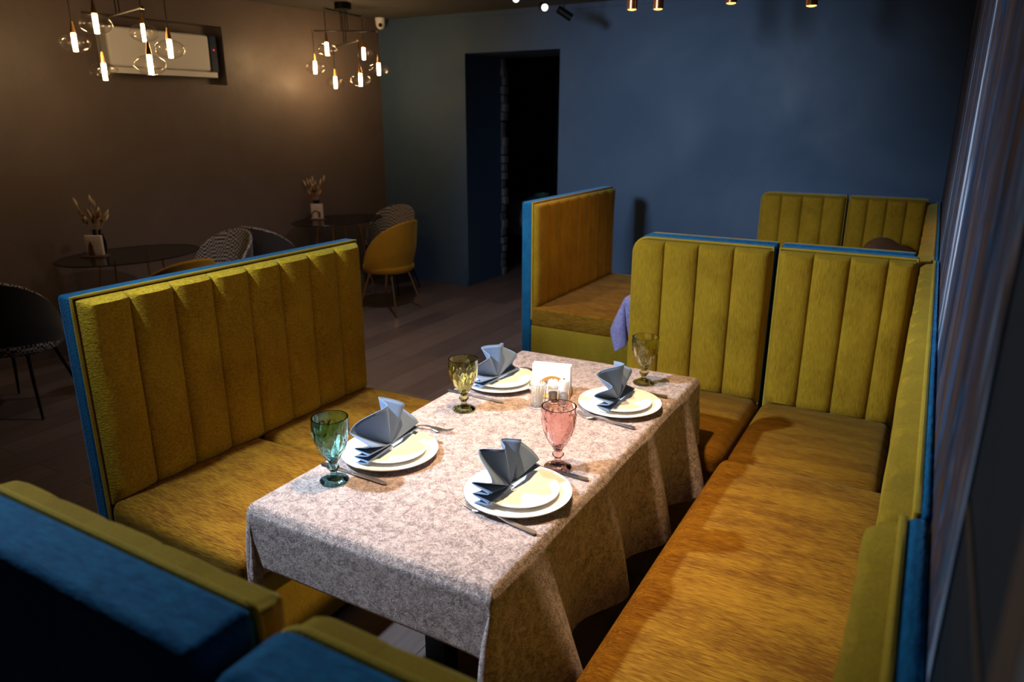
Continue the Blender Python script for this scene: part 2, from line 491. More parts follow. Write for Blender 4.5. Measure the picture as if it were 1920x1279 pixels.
# centre bench, two modules, backs against the second booth
sofa('banquette_sofa', 'mustard sofa unit with rounded top corner behind the far end of the dressed table',
     (.262,2.155,0), 0, .662, even(4,.662,.006), 1.202, .485, .66, (), rl=.075, shell=.05, seed=4.1, m_seat=V_seatx)
sofa('banquette_sofa', 'mustard corner sofa unit behind the far end of the dressed table, against the mural',
     (.942,2.155,0), 0, .546, [.006,.150,.294,.438,.540], 1.202, .485, .66, (), shell=.05, seed=6.4, m_seat=V_seatx)
# right bench along the mural: rz=-90deg: local x -> -y, local -y -> -x
sofa('banquette_sofa', 'long mustard sofa under the mural with its brushed seat beside the dressed table',
     (1.505,2.185,0), -HP, 2.247, even(13,2.247,.0), 1.2, .492, .578, (), shell=.014, cush=.04, seed=8.8, bulge=.012, seat_gap=(.707,0), m_seat=V_seatl)
sofa('banquette_sofa', 'mustard sofa end unit under the mural, nearest the camera',
     (1.489,-.072,0), -HP, .45, even(3,.45,.0), 1.2, .485, .54, (), shell=.030, cush=.04, seed=2.8, bulge=.012, m_seat=V_seatl)
# front bench, backs to the camera: rz=180: local x -> -x, local -y -> +y
FY = -.648
sofa('banquette_sofa', 'sofa seen from its blue back, the wider one in the near foreground corner',
     (.912,FY-.0,0), PI, .62, even(5,.62,.004), 1.222, .47, .44, (), rl=.02, rr=.045, shell=.085, cush=.055, seed=3.3, bulge=.003)
sofa('banquette_sofa', 'sofa seen from its blue back in the foreground, beside the mural wall',
     (1.44,FY-.0,0), PI, .51, even(4,.51,.004), 1.222, .47, .11, (), rl=.02, rr=.05, shell=.085, cush=.055, seed=5.3, bulge=.003)
# second booth
sofa('banquette_sofa', 'mustard sofa beside the doorway with blue edge, in the second booth',
     (-.79,3.146,0), HP, 1.406, even(8,1.406,.01), 1.21, .485, .70, (), shell=.075, cush=.03, seed=9.9, flush=True, m_seat=V_seatl, bulge=.014)
sofa('banquette_sofa', 'mustard sofa against the blue wall with rounded corner, the unit nearer the doorway',
     (.30,4.945,0), 0, .635, even(4,.635,.006), 1.188, .485, .6, (), rl=.06, shell=.06, seed=12.)
sofa('banquette_sofa', 'mustard sofa against the blue wall by the mural, with a cushion on it',
     (.948,4.945,0), 0, .53, even(4,.53,.006), 1.188, .485, .6, (), shell=.06, seed=14.)
sofa('banquette_sofa', 'mustard sofa under the far part of the mural in the second booth',
     (1.490,5.0,0), -HP, 2.64, even(16,2.64,.0), 1.17, .485, .5, (), shell=.018, cush=.05, seed=16., bulge=.012, seat_gap=(.66,.52), m_seat=V_seatl)
for i, (x, ww, lab) in enumerate(((.262,.662,'nearer the doorway'), (.942,.53,'against the mural'))):
    sofa('banquette_sofa', 'second-booth sofa turned away, only its top rim showing, '+lab,
         (x+ww, 2.328, 0), PI, ww, even(4,ww,.006), 1.207, .485, .5, (), rr=(.075 if i == 0 else 0), shell=.05, seed=18.+i)

# ------------------------------------------------------------------ main table
W, L, TZ = .776, 1.56, .75
def table(label, x0, y0, w, l, tz):
    t = thing('dining_table', label, 'table', (x0+w/2, y0+l/2, 0))
    MB().rbox((-w/2+.03,-l/2+.03,tz-.035),(w/2-.03,l/2-.03,tz-.006), .01, 0, 2, 2).build('tabletop', M_dark, t)
    for sy in (-1,1):
        MB().box((-.035,sy*l*.28-.035,.03),(.035,sy*l*.28+.035,tz-.03)).build('pedestal_column', M_black, t, smooth=False)
        MB().rbox((-.26,sy*l*.28-.05,0),(.26,sy*l*.28+.05,.035), .01, 0, 2, 2).build('pedestal_foot', M_black, t)
    return t
table('dark table hidden under the beige crushed velvet cloth', 0, 0, W, L, TZ)
table('dark table under the lavender cloth in the second booth', .02, 2.73, .74, 1.45, TZ)

def drape(x0, y0, w, l, tz, dl, dr, df, db, h, seed=0, iters=300, folds=None, quad=None, seat=None):
    """cloth of width dl+w+dr and length df+l+db laid over a table edge; the overhang is relaxed under its own weight"""
    xs = np.concatenate([np.linspace(-dl,0,int(dl/h)+1)[:-1], np.linspace(0,w,int(w/h)+1), np.linspace(w,w+dr,int(dr/h)+1)[1:]])
    ys = np.concatenate([np.linspace(-df,0,int(df/h)+1)[:-1], np.linspace(0,l,int(l/h)+1), np.linspace(l,l+db,int(db/h)+1)[1:]])
    ex = [.004,.009,.015]
    xs = np.unique(np.round(np.concatenate([xs, ex, [w-e for e in ex], [-.005, w+.005]]),4)); ys = np.unique(np.round(np.concatenate([ys, ex, [l-e for e in ex], [-.005, l+.005]]),4))
    nx, ny = len(xs), len(ys)
    X, Y = np.meshgrid(xs, ys, indexing='ij')
    rest = np.stack([X, Y, np.zeros_like(X)], -1)
    P = rest.copy()
    # start: skirt folded down at about 50 degrees
    ox = np.where(X < 0, -X, np.where(X > w, X-w, 0)); oy = np.where(Y < 0, -Y, np.where(Y > l, Y-l, 0))
    P[...,0] = np.clip(X,0,w)+np.sign(X-w/2)*ox*.62
    P[...,1] = np.clip(Y,0,l)+np.sign(Y-l/2)*oy*.62
    P[...,2] = -np.hypot(ox,oy)*.78
    rg = np.random.RandomState(seed)
    P += (rg.rand(nx,ny,3)-.5)*.002*(np.maximum(ox,oy) > 0)[...,None]
    fixed = (np.maximum(ox,oy) <= 1e-9)
    inv = np.where(fixed, 0., 1.)
    prev = P.copy()
    push = np.zeros_like(P)
    if folds:
        for (side, c, wd, amp) in folds:
            if side == 'r': push[...,0] += amp*np.exp(-((Y-c)/wd)**2)*np.clip(ox/dr,0,1)*(X > w)
            if side == 'f': push[...,1] -= amp*np.exp(-((X-c)/wd)**2)*np.clip(oy/df,0,1)*(Y < 0)
            if side == 'l': push[...,0] -= amp*np.exp(-((Y-c)/wd)**2)*np.clip(ox/dl,0,1)*(X < 0)
    pairs = []
    def con(sa, sb, k):
        d = np.linalg.norm(rest[sb]-rest[sa], axis=-1); pairs.append((sa, sb, d, k))
    S = slice
    for o in (0,1):
        con((S(o,nx-1,2),S(None)), (S(o+1,nx,2),S(None)), 1.); con((S(None),S(o,ny-1,2)), (S(None),S(o+1,ny,2)), 1.)
    for o in (0,1):
        con((S(o,nx-1,2),S(0,ny-1)), (S(o+1,nx,2),S(1,ny)), .25); con((S(o,nx-1,2),S(1,ny)), (S(o+1,nx,2),S(0,ny-1)), .25)
    for st, k in ((2,.035),):
        for o in range(st*2):
            n1 = len(range(o,nx-st,st*2)); n2 = len(range(o,ny-st,st*2))
            if n1: con((S(o,o+n1*st*2,st*2) if o+n1*st*2 <= nx+st*2 else S(o,None,st*2),S(None)), (S(o+st,o+st+n1*st*2,st*2),S(None)), k)
            if n2: con((S(None),S(o,o+n2*st*2,st*2)), (S(None),S(o+st,o+st+n2*st*2,st*2)), k)
    pairs = [p for p in pairs if rest[p[0]].shape == rest[p[1]].shape and rest[p[0]].size]
    for it in range(iters):
        vel = (P-prev)*.96*inv[...,None]
        prev = P.copy()
        P = P+vel
        P[...,2] -= .0011*inv
        P += push*inv[...,None]*.001
        for sub in range(7):
            for sa, sb, d, k in pairs:
                v = P[sb]-P[sa]; ln = np.linalg.norm(v, axis=-1)+1e-9
                wa, wb = inv[sa], inv[sb]; ws = wa+wb
                cr = np.where(ws > 0, k*(ln-d)/ln/np.maximum(ws,1e-9), 0)[...,None]*v
                P[sa] += cr*wa[...,None]; P[sb] -= cr*wb[...,None]
            if seat:
                bad = (P[...,1] > seat[0]) & (P[...,2] < seat[1]) & ~fixed
                dy = P[...,1]-seat[0]; dz = seat[1]-P[...,2]
                P[...,1] = np.where(bad & (dy < dz), seat[0], P[...,1]); P[...,2] = np.where(bad & (dy >= dz), seat[1], P[...,2])
            # keep out of the table block
            below = (P[...,2] < .001) & ~fixed
            px, py = P[...,0], P[...,1]
            m_ = .004
            inside = below & (px > -m_) & (px < w+m_) & (py > -m_) & (py < l+m_)
            if inside.any():
                dists = np.stack([px+m_, w+m_-px, py+m_, l+m_-py], -1)
                pick = dists.argmin(-1)
                P[...,0] = np.where(inside & (pick == 0), -m_, P[...,0]); P[...,0] = np.where(inside & (pick == 1), w+m_, P[...,0])
                P[...,1] = np.where(inside & (pick == 2), -m_, P[...,1]); P[...,1] = np.where(inside & (pick == 3), l+m_, P[...,1])
    # soft unevenness of the fabric on the top, rounded rim
    top = fixed; rim = .02
    P[...,2] -= np.where(fixed, 0, rim)
    for i in range(nx):
        for j in range(ny):
            if top[i,j]:
                e = min(xs[i], w-xs[i], ys[j], l-ys[j])
                P[i,j,2] += .0006*mnoise.noise(Vector((xs[i]*5,ys[j]*5,seed)))
                if e < rim: P[i,j,2] -= rim-math.sqrt(rim*rim-(rim-max(e,0))**2)
    V = [(P[i,j,0]+x0, P[i,j,1]+y0, P[i,j,2]+tz) for i in range(nx) for j in range(ny)]
    if quad:   # lay the square table on its slightly turned real corners
        q = [Vector(p) for p in quad]; V2 = []
        for (x,y,z) in V:
            a = (x-x0)/w; b_ = (y-y0)/l
            p = q[0]*(1-a)*(1-b_)+q[1]*a*(1-b_)+q[2]*a*b_+q[3]*(1-a)*b_
            V2.append((p.x,p.y,z))
        V = V2
    F = [(i*ny+j,(i+1)*ny+j,(i+1)*ny+j+1,i*ny+j+1) for i in range(nx-1) for j in range(ny-1)]
    return MB().add(V, F)

def cloth_object(mb, m, label, cat='tablecloth'):
    o = mb.build('tablecloth', m, smooth=True, angle=180)
    s = o.modifiers.new('thick', 'SOLIDIFY'); s.thickness = .0022; s.offset = 1
    ss = o.modifiers.new('sub', 'SUBSURF'); ss.levels = 1; ss.render_levels = 1
    return tag(o, label, cat)
cl = drape(0,0,W,L,TZ, .20,.33,.155,.20, .0125, 3, seat=(1.485-.02,.488-.75),
     folds=[('r',.20,.06,1.6),('r',.42,.06,-1.4),('r',.62,.05,2.0),('r',.80,.06,-1.6),('r',.98,.05,2.4),('r',1.18,.06,-1.4),('r',1.36,.05,1.6),('f',.22,.12,-.9),('f',.55,.15,-.9)],
     quad=[(.012,-.004),(.782,.002),(.790,1.588),(-.008,1.553)])
cloth_object(cl, M_cloth, 'beige crushed velvet cloth draped over the table set with four plates')
cl2 = drape(.02,2.73,.74,1.45,TZ, .17,.2,.24,.2, .03, 5, 160, folds=[('l',.1,.1,1.)])
cloth_object(cl2, M_lav, 'lavender cloth corner hanging behind the rounded mustard sofa back')
CT = TZ+.0035     # top of the cloth

# ------------------------------------------------------------------ tableware
def plate_mb(r, h=.018):
    P = [(0,.002),(r*.55,.002),(r*.6,0),(r*.63,.002),(r*.72,.005),(r*.9,h*.75),(r,h),(r*.998,h+.0025),(r*.9,h*.75+.004),(r*.72,.0095),(r*.62,.006),(0,.0055)]
    return MB().lathe(P, 64)
def fan_napkin(label, loc, rz, seed, L=.115, lean=.35, folds=None):
    rg = random.Random(seed)
    t = thing('cloth_napkin', label, 'napkin', loc, rz)
    # fold ridges: (angle, sideways offset, radius)
    F_ = folds or [(1,.012,1.05),(4,-.012,1.05),(8,.014,1.05),(12,-.014,1.05),(44,.020,1.03),(60,-.026,1.06),(80,.026,1.12),(98,-.032,1.10),(146,.040,1.04),(158,-.024,1.0),(165,.024,1.0),(170,-.020,1.0),(175,.024,1.03),(179,-.018,1.03),(184,.020,1.03)]
    n = len(F_)
    rows = 12
    pts = []
    K = 9
    for i in range(n-1):
        a0,o0,r0 = F_[i]; a1,o1,r1 = F_[i+1]
        for k in range(K):
            f = k/K; c = (1-math.cos(PI*f))/2; c2 = .8*c+.2*f
            pts.append((a0+(a1-a0)*f, o0+(o1-o0)*c2, r0+(r1-r0)*f))
    pts.append(F_[-1])
    def P(s, tt):
        a, o, r = pts[min(int(round(s*(len(pts)-1))), len(pts)-1)]
        a = math.radians(a); rr = L*r*(.02+.98*tt)
        ws = max(0., 1-abs(math.sin(a))/.36); ws = ws*ws*(3-2*ws)
        up = L*r*math.sin(a)*((.02+.98*tt)*(1-ws)+(.62+.38*tt)*ws); x = rr*math.cos(a)
        y = o*((tt**.8)*(1-ws)+(.62+.38*tt)*ws)*1.15
        y2 = y + lean*max(up,0)
        return Vector((x, y2, max(up*math.sqrt(1-.5*lean*lean)+.006, 0)+.002))
    mb = MB().grid(P, len(pts)-1, rows)
    o = mb.build('folded_cloth', M_napkin, t, angle=60)
    s = o.modifiers.new('t','SOLIDIFY'); s.thickness = .0018; s.offset = 0
    edge = [P(i/(len(pts)-1), 1.) for i in range(len(pts))]
    MB().tube(edge, .0014, 6).build('hem', M_stitch, t)['label'] = 'lighter stitched hem'
    return t

def fork(label, p, q):
    """p: tine end, q: handle end"""
    p, q = Vector(p), Vector(q); Ln = (q-p).length
    t = thing('fork', label, 'fork', (p.x,p.y,CT), math.atan2(q.y-p.y, q.x-p.x))
    zc = lambda x: .004+.009*math.exp(-((x-.0)/.02)**2)+.008*math.exp(-((x-Ln*.42)/.035)**2)
    def strip(x0,x1,wfn,n=16,th=.0022):
        m = MB()
        V = []; F = []
        for i in range(n+1):
            x = x0+(x1-x0)*i/n; w_ = wfn(i/n); z = zc(x)
            V += [(x,-w_,z),(x,w_,z),(x,w_*.85,z+th),(x,-w_*.85,z+th)]
        for i in range(n):
            a = 4*i; F += [(a,a+1,a+5,a+4),(a+1,a+2,a+6,a+5),(a+2,a+3,a+7,a+6),(a+3,a,a+4,a+7)]
        F += [(3,2,1,0),(4*n,4*n+1,4*n+2,4*n+3)]
        return m.add(V,F)
    tl = Ln*.22
    for k in range(4):
        y = (k-1.5)*.0068
        m = strip(0, tl, lambda u: .0013+.0009*u); m.v = [(a,b+y,c) for a,b,c in m.v]
        m.build('tine', M_steel, t)
    strip(tl*.96, tl+Ln*.14, lambda u: .0125*(1-u**2)+.0035, 12).build('fork_head', M_steel, t)
    strip(tl+Ln*.13, Ln, lambda u: .0036+.0052*u**1.5*(1 if u < .97 else .6), 24, .003).build('handle', M_steel, t)
    return t
def knife(label, p, q):
    """p: blade tip, q: handle end"""
    p, q = Vector(p), Vector(q); Ln = (q-p).length
    t = thing('table_knife', label, 'knife', (p.x,p.y,CT), math.atan2(q.y-p.y, q.x-p.x))
    bl = Ln*.52; n = 18
    V = []; F = []
    for i in range(n+1):
        u = i/n; x = bl*u; w1 = .010*min(1,(u/.25))**.55 if u < .9 else .010-(u-.9)*.05; z = .003
        V += [(x,-w1,z),(x,.006*min(1,u/.1),z),(x,.006*min(1,u/.1),z+.0022),(x,-w1,z+.0008)]
    for i in range(n):
        a = 4*i; F += [(a,a+1,a+5,a+4),(a+1,a+2,a+6,a+5),(a+2,a+3,a+7,a+6),(a+3,a,a+4,a+7)]
    F += [(3,2,1,0),(4*n,4*n+1,4*n+2,4*n+3)]
    MB().add(V,F).build('blade', M_steel, t)
    h = MB()
    V = []; F = []
    for i in range(n+1):
        u = i/n; x = bl*.98+(Ln-bl*.98)*u; w1 = .0042+.0045*u**1.3; w1 *= 1 if u < .96 else .7; z = .001; th = .0055
        V += [(x,-w1,z+.001),(x,w1,z+.001),(x,w1*.8,z+th),(x,-w1*.8,z+th)]
    for i in range(n):
        a = 4*i; F += [(a,a+1,a+5,a+4),(a+1,a+2,a+6,a+5),(a+2,a+3,a+7,a+6),(a+3,a,a+4,a+7)]
    F += [(3,2,1,0),(4*n,4*n+1,4*n+2,4*n+3)]
    h.add(V,F).build('handle', M_steel, t)
    return t

def goblet(label, loc, m, h=.19, s=1., flare=0.):
    """pressed-glass goblet: diamond-cut bowl, knopped stem, round foot"""
    t = thing('goblet', label, 'glass', loc)
    zb = .062   # bowl bottom
    KN = [(0,.0135),(.06,.019),(.15,.0275),(.28,.0365),(.42,.0440),(.56,.0490),(.70,.0518),(.84,.0525),(1.,.0512)]
    def bowl_r(u):
        for (a0,r0),(a1,r1) in zip(KN[:-1],KN[1:]):
            if u <= a1: return r0+(r1-r0)*(u-a0)/(a1-a0)
        return KN[-1][1]
    prof = []; inner = []; nb = 40
    for i in range(nb+1):
        u = i/nb; prof.append((bowl_r(u), zb+(h-zb)*u))
    for i in range(nb, -1, -1):
        u = i/nb; inner.append((max(.0005, bowl_r(u)-.0042) if i else .0005, zb+.006+(h-zb-.006)*u))
    def tri(x): x = x % 1.; return abs(2*x-1)
    def md(i, w_):
        if i <= nb:
            u = i/nb
            k = min(1, u/.12)*max(0, min(1, (.80-u)/.12))
            p = 10*w_/(2*PI); q = u*1.75
            return k*(-.0030*max(tri(p+q), tri(p-q))**2.2+.0008)
        return 0
    MB().lathe([(.0005, zb+.0)]+prof+inner, 108, mod=lambda i, w_: md(i-1, w_) if i >= 1 else 0).build('bowl', m, t, angle=25)
    st = [(.0005,zb+.0012),(.0135,zb+.001),(.0135,zb-.003),(.0105,zb-.007),(.0135,zb-.011),(.0175,zb-.016),(.0175,zb-.021),(.0125,zb-.026),(.0095,zb-.031),(.0095,zb-.037),(.0115,zb-.0425),(.0005,zb-.043)]
    MB().lathe(list(reversed(st)), 40).build('stem', m, t, angle=50)
    ft = [(.0005,0),(.037,0),(.0405,.002),(.041,.0045),(.036,.0085),(.022,.0145),(.0135,.0195),(.0005,.0196)]
    MB().lathe(ft, 48, mod=lambda i, w_: (.0008*math.cos(18*w_) if 1 < i < 6 else 0)).build('foot', m, t, angle=50)
    if s != 1: t.scale = (s,s,s)
    return t

PL = [((.628,.392),'near the camera end on the mural side'), ((.162,.418),'near the camera end on the window side'), ((.140,1.125),'beside the toothpick cup at the far end'), ((.628,1.135),'in front of the brown-green goblet at the far end')]
names = ['behind the fork in the foreground', 'behind the teal goblet', 'behind the olive goblet at the doorway end', 'between the napkin holder and the mural-side sofa']
base_ang = [0,0,0,0]
for i, ((x,y),_) in enumerate(PL):
    tag(plate_mb(.148).build('dinner_plate', M_porc, loc=(x,y,CT), rz=i), 'large white plate '+names[i], 'plate', 'large dinner plates')
    tag(plate_mb(.108,.015).build('side_plate', M_porc, loc=(x+.004,y+.004,CT+.0078), rz=i*2), 'small white plate on the large one '+names[i], 'plate', 'small plates on the dinner plates')
NZ = CT+.0078+.009
fan_napkin('grey-blue fan-folded napkin on the plates at the near end, mural side', (.604,.392,NZ), HP-.12, 1, .122, .22,
    [(2,.012,1.05),(5,-.012,1.05),(9,.014,1.05),(14,-.014,1.05),(50,.014,1.04),(66,-.020,1.06),(84,.012,1.02),(104,-.026,1.04),(118,.030,1.06),(150,-.030,1.0),(159,.028,1.0),(165,-.022,1.0),(171,.024,1.02),(177,-.020,1.02),(183,.022,1.02)])
fan_napkin('grey-blue fan-folded napkin on the plates behind the teal goblet', (.156,.428,NZ), HP+.02, 2, .128, .18)
fan_napkin('grey-blue fan-folded napkin on the plates behind the olive goblet', (.128,1.118,NZ), HP-.15, 3, .120, .10,
    [(0,.016,1.0),(3,-.016,1.0),(7,.018,1.0),(40,-.024,1.0),(56,.030,1.06),(88,-.030,1.16),(108,.030,1.08),(122,-.024,1.04),(160,.030,1.0),(170,-.020,1.0),(175,.022,1.0),(180,-.018,1.0),(184,.020,1.0)])
fan_napkin('grey-blue fan-folded napkin on the plates in front of the brown-green goblet', (.622,1.135,NZ), HP-.06, 4, .118, .15,
    [(0,.014,.95),(4,-.014,.95),(9,.016,.97),(48,-.020,1.05),(66,.026,1.12),(90,-.032,1.16),(124,.034,1.08),(138,-.024,1.0),(160,.030,1.0),(168,-.022,1.0),(174,.022,1.0),(180,-.018,1.0)])

fork('steel fork in the foreground beside the plate nearest the camera', (.517,.279,0), (.762,.243,0))
fork('steel fork showing its tines past the plate behind the teal goblet', (.243,.640,0), (.02,.606,0))
fork('steel fork in front of the plate at the far mural-side corner', (.529,.985,0), (.748,.972,0))
fork('steel fork lying past the plate behind the olive goblet', (.25,1.31,0), (.02,1.29,0))
knife('steel knife with its handle sticking out past the plate nearest the camera', (.51,.566,0), (.76,.566,0))
knife('steel knife lying in front of the plate behind the teal goblet', (.281,.260,0), (.03,.263,0))
knife('steel knife lying in front of the plate behind the olive goblet', (.256,.951,0), (.004,.958,0))
knife('steel knife with its handle beside the brown-green goblet', (.50,1.315,0), (.752,1.298,0))

goblet('teal glass goblet at the near corner of the table', (.132,.205,CT), G_teal, .196)
goblet('olive glass goblet on the doorway side of the table', (.160,.832,CT), G_olive, .19)
goblet('pink glass goblet in the middle of the mural side', (.648,.597,CT), G_pink, .196)
goblet('brown-green glass goblet at the far end of the table', (.620,1.405,CT), G_amber, .19)
goblet('violet-brown glass goblet on the far booth table, seen above the gap between sofa backs', (.42,3.95,CT), glass('violet_glass', (.45,.30,.30)), .19)
goblet('goblet rim peeking above the rounded sofa back', (.30,3.0,CT), G_teal, .20)
tag(plate_mb(.150).build('dinner_plate', M_porc, loc=(.22,3.5,CT)), 'white plate on the lavender cloth of the second booth', 'plate')

# condiment set
HA = math.radians(14)
hx, hy = .362, 1.122
t = thing('napkin_holder', 'plywood hoop napkin holder in the middle of the table', 'holder', (hx,hy,CT), HA)
MB().rbox((-.06,-.05,0),(.075,.03,.006), .003, 0, 2, 2).build('base', M_wood, t)
for yy in (-.022,.022):
    ring = MB()
    V = []; F = []; n = 48
    for k in range(n+1):
        a = PI*k/n
        for (r, d) in ((.066,0),(.066,.004),(.055,.004),(.055,0)):
            V.append((.010+r*math.cos(a), yy+d-.002, .006+r*1.12*math.sin(a)))
    for k in range(n):
        for j in range(4): F.append((k*4+j, k*4+(j+1)%4, (k+1)*4+(j+1)%4, (k+1)*4+j))
    ring.add(V,F).build('hoop', M_wood, t)
ps = MB()
for k in range(14):
    y = -.0165+k*.0026; z = rnd.uniform(-.001,.001)
    ps.rbox((-.072+rnd.uniform(-.001,.001), y, .006), (.072, y+.0024, .118+z), .0009, 0, 1, 1)
tag(ps.build('paper_napkins', M_paper, loc=(hx,hy,CT), rz=HA), 'stack of white paper napkins standing in the holder', 'napkins', kind='stuff')
cx, cy = .375,.985
MB_ = MB().lathe([(.0005,0),(.026,0),(.032,.09),(.0302,.09),(.0245,.006),(.0005,.006)], 40)
tag(MB_.build('toothpick_cup', G_clear, loc=(cx,cy,CT)), 'clear glass cup full of toothpicks beside the napkin holder', 'cup')
for k in range(52):
    a = rnd.uniform(0,2*PI); r0 = .018*math.sqrt(rnd.random()); a2 = a+rnd.uniform(-.6,.6)
    p0 = Vector((r0*math.cos(a), r0*math.sin(a), .008)); r1 = min(.026, r0+.008)
    p1 = Vector((r1*math.cos(a2), r1*math.sin(a2), rnd.uniform(.088,.1)))
    o = MB().tube([p0, p0.lerp(p1,.1), p0.lerp(p1,.9), p1], [.0004,.0014,.0014,.0004], 6).build('toothpick', M_pick, loc=(cx,cy,CT))
    tag(o, 'pale wooden toothpick standing in the clear glass cup', 'toothpick', 'toothpicks in the glass cup')
def shaker(label, x, y, h, m):
    t = thing('shaker', label, 'shaker', (x,y,CT), HA)
    MB().lathe([(.0005,0),(.019,0),(.02,.004),(.018,h*.62),(.0185,h*.66),(.0165,h*.66),(.0165,.005),(.0005,.005)], 32).build('jar', G_clear, t)
    MB().lathe([(.0005,.006),(.0158,.006),(.0155,h*.45),(.0005,h*.46)], 24).build('contents', m, t)
    MB().lathe([(.0195,h*.62),(.0198,h*.86),(.017,h*.95),(.008,h),(.0005,h)], 32).build('cap', M_white, t)
    MB().lathe([(.0005,h),(.004,h),(.0035,h+.004),(.0005,h+.0045)], 12).build('knob', M_steel, t)
M_salt = mat('salt', (.8,.78,.76), .9); M_pep = mat('ground_spice', (.5,.42,.34), .9)
shaker('white-capped salt shaker behind the toothpick cup', .402,1.052,.088, M_pep)
shaker('taller white-capped salt shaker behind the pink goblet', .446,1.05,.096, M_salt)

# ------------------------------------------------------------------ cafe chairs and glass tables
def cafe_chair(label, loc, ang, m_out, m_in, m_leg, s=1., group=None):
    """shell chair. local -y is where the sitter faces"""
    t = thing('shell_chair', label, 'chair', loc, ang+HP)
    def topz(p):   # p: 0 at back centre .. 1 at arm front
        return .47+.39*(1-p**2.2)**.85 if p < 1 else .47
    def surf(off):
        def f(u, v):
            a = (u*2-1)*2.05       # around from the back
            p = abs(u*2-1)
            zt = topz(p); zb = .385
            z = zb+(zt-zb)*v
            k = .80+.20*min(1, v*2.2)**.5 - .02*v
            rx, ry = (.265-off)*k, (.25-off)*k
            lean = .05*max(0,(z-.47)/.39)*math.cos(a)
            return (rx*math.sin(a), ry*math.cos(a)+lean, z+off*.2)
        return f
    o = MB().grid(surf(0), 48, 14).build('shell', m_out, t, angle=180)
    o.modifiers.new('s','SUBSURF').levels = 1
    o = MB().grid(surf(.022), 48, 14).build('upholstery', m_in, t, angle=180)
    s1 = MB().grid(lambda u, v: tuple(Vector(surf(0)(u,1)).lerp(Vector(surf(.022)(u,1)), v)+Vector((0,0,.010*math.sin(PI*v)))), 48, 4)
    s1.build('edge_roll', m_in, t, angle=180)
    MB().lathe([(.0005,.38),(.17,.38),(.212,.395),(.225,.42),(.225,.445),(.21,.468),(.15,.478),(.0005,.480)], 40).xf(Matrix.Diagonal((1.08,1.05,1,1))).build('seat', m_in, t)
    for sx in (-1,1):
        for sy in (-1,1):
            MB().tube([(sx*.13,sy*.12,.39),(sx*.17,sy*.17,.2),(sx*.215,sy*.22,0)], [.011,.010,.007], 10).build('leg', m_leg, t)
    t.scale = (s,s,s)
    return t
FX = lambda dx, dy: math.atan2(dy, dx)
c1 = cafe_chair('ochre velvet shell chair with gold legs near the doorway', (-2.82,4.05,0), FX(-1,-.05), M_ystool, M_ystool, M_gold)
cafe_chair('houndstooth shell chair behind the ochre chair near the doorway', (-3.36,4.74,0), FX(.12,-1), M_shell, M_hound, M_black)
cafe_chair('houndstooth shell chair between the two glass tables, showing its patterned inside', (-3.42,2.66,0), FX(.1,-1), M_shell, M_hound, M_black)
cafe_chair('dark shell chair with its back turned, between the two glass tables', (-3.52,3.33,0), FX(-.05,1), M_shell, M_hound, M_black)
cafe_chair('ochre shell chair peeking over the blue rim of the sofa', (-2.86,1.86,0), FX(-1,.1), M_ystool, M_ystool, M_gold)
cafe_chair('dark shell chair with houndstooth seat at the edge of the picture', (-3.27,1.02,0), FX(-.5,.86), M_shell, M_hound, M_black)

def glass_table(label, loc, rz, a, b, h):
    t = thing('glass_table', label, 'table', loc, rz)
    top = MB().lathe([(.0005,h-.01),(.996,h-.01),(1,h-.006),(1,h-.003),(.996,h),(.0005,h)], 72)
    top.xf(Matrix.Diagonal((a,b,1,1))).build('glass_top', G_top, t, angle=50)
    rim = [(a*math.cos(2*PI*k/96)*1.001, b*math.sin(2*PI*k/96)*1.001, h-.005) for k in range(96)]
    MB().tube(rim, .0035, 6, closed=True).build('rim', M_black, t)
    for sx in (-1,1):
        for sy in (-1,1):
            MB().tube([(sx*.17,sy*.10,h-.012),(sx*.20,sy*.14,h*.5),(sx*.26,sy*.2,0)], .008, 8).build('leg', M_gold, t)
            MB().cyl((sx*.17,sy*.10,0), .013, h-.014, h-.010, 12).build('mount', M_gold, t)
    return t
TH = .80
T1 = Vector((-3.50,1.98,0)); T2 = Vector((-3.52,4.17,0))
RT = math.atan2(LS.y, LS.x)
glass_table('dark oval glass table at the edge of the picture behind the sofa', T1, RT, .50, .36, TH)
glass_table('dark oval glass table near the corner by the doorway', T2, RT, .50, .33, TH)
M_card = mat('printed_card', (.62,.50,.42), .6); M_cut = mat('brown_cutout_board', (.10,.045,.025), .6)
G_blue = glass('blue_vase_glass', (.03,.13,.42)); M_dry = mat('dried_grass', (.50,.36,.20), .9); M_red = mat('red_dried_stem', (.45,.05,.06), .8)
M_bud = mat('dried_bud', (.62,.50,.34), .9); M_leaf = mat('dried_leaf', (.22,.12,.05), .9)
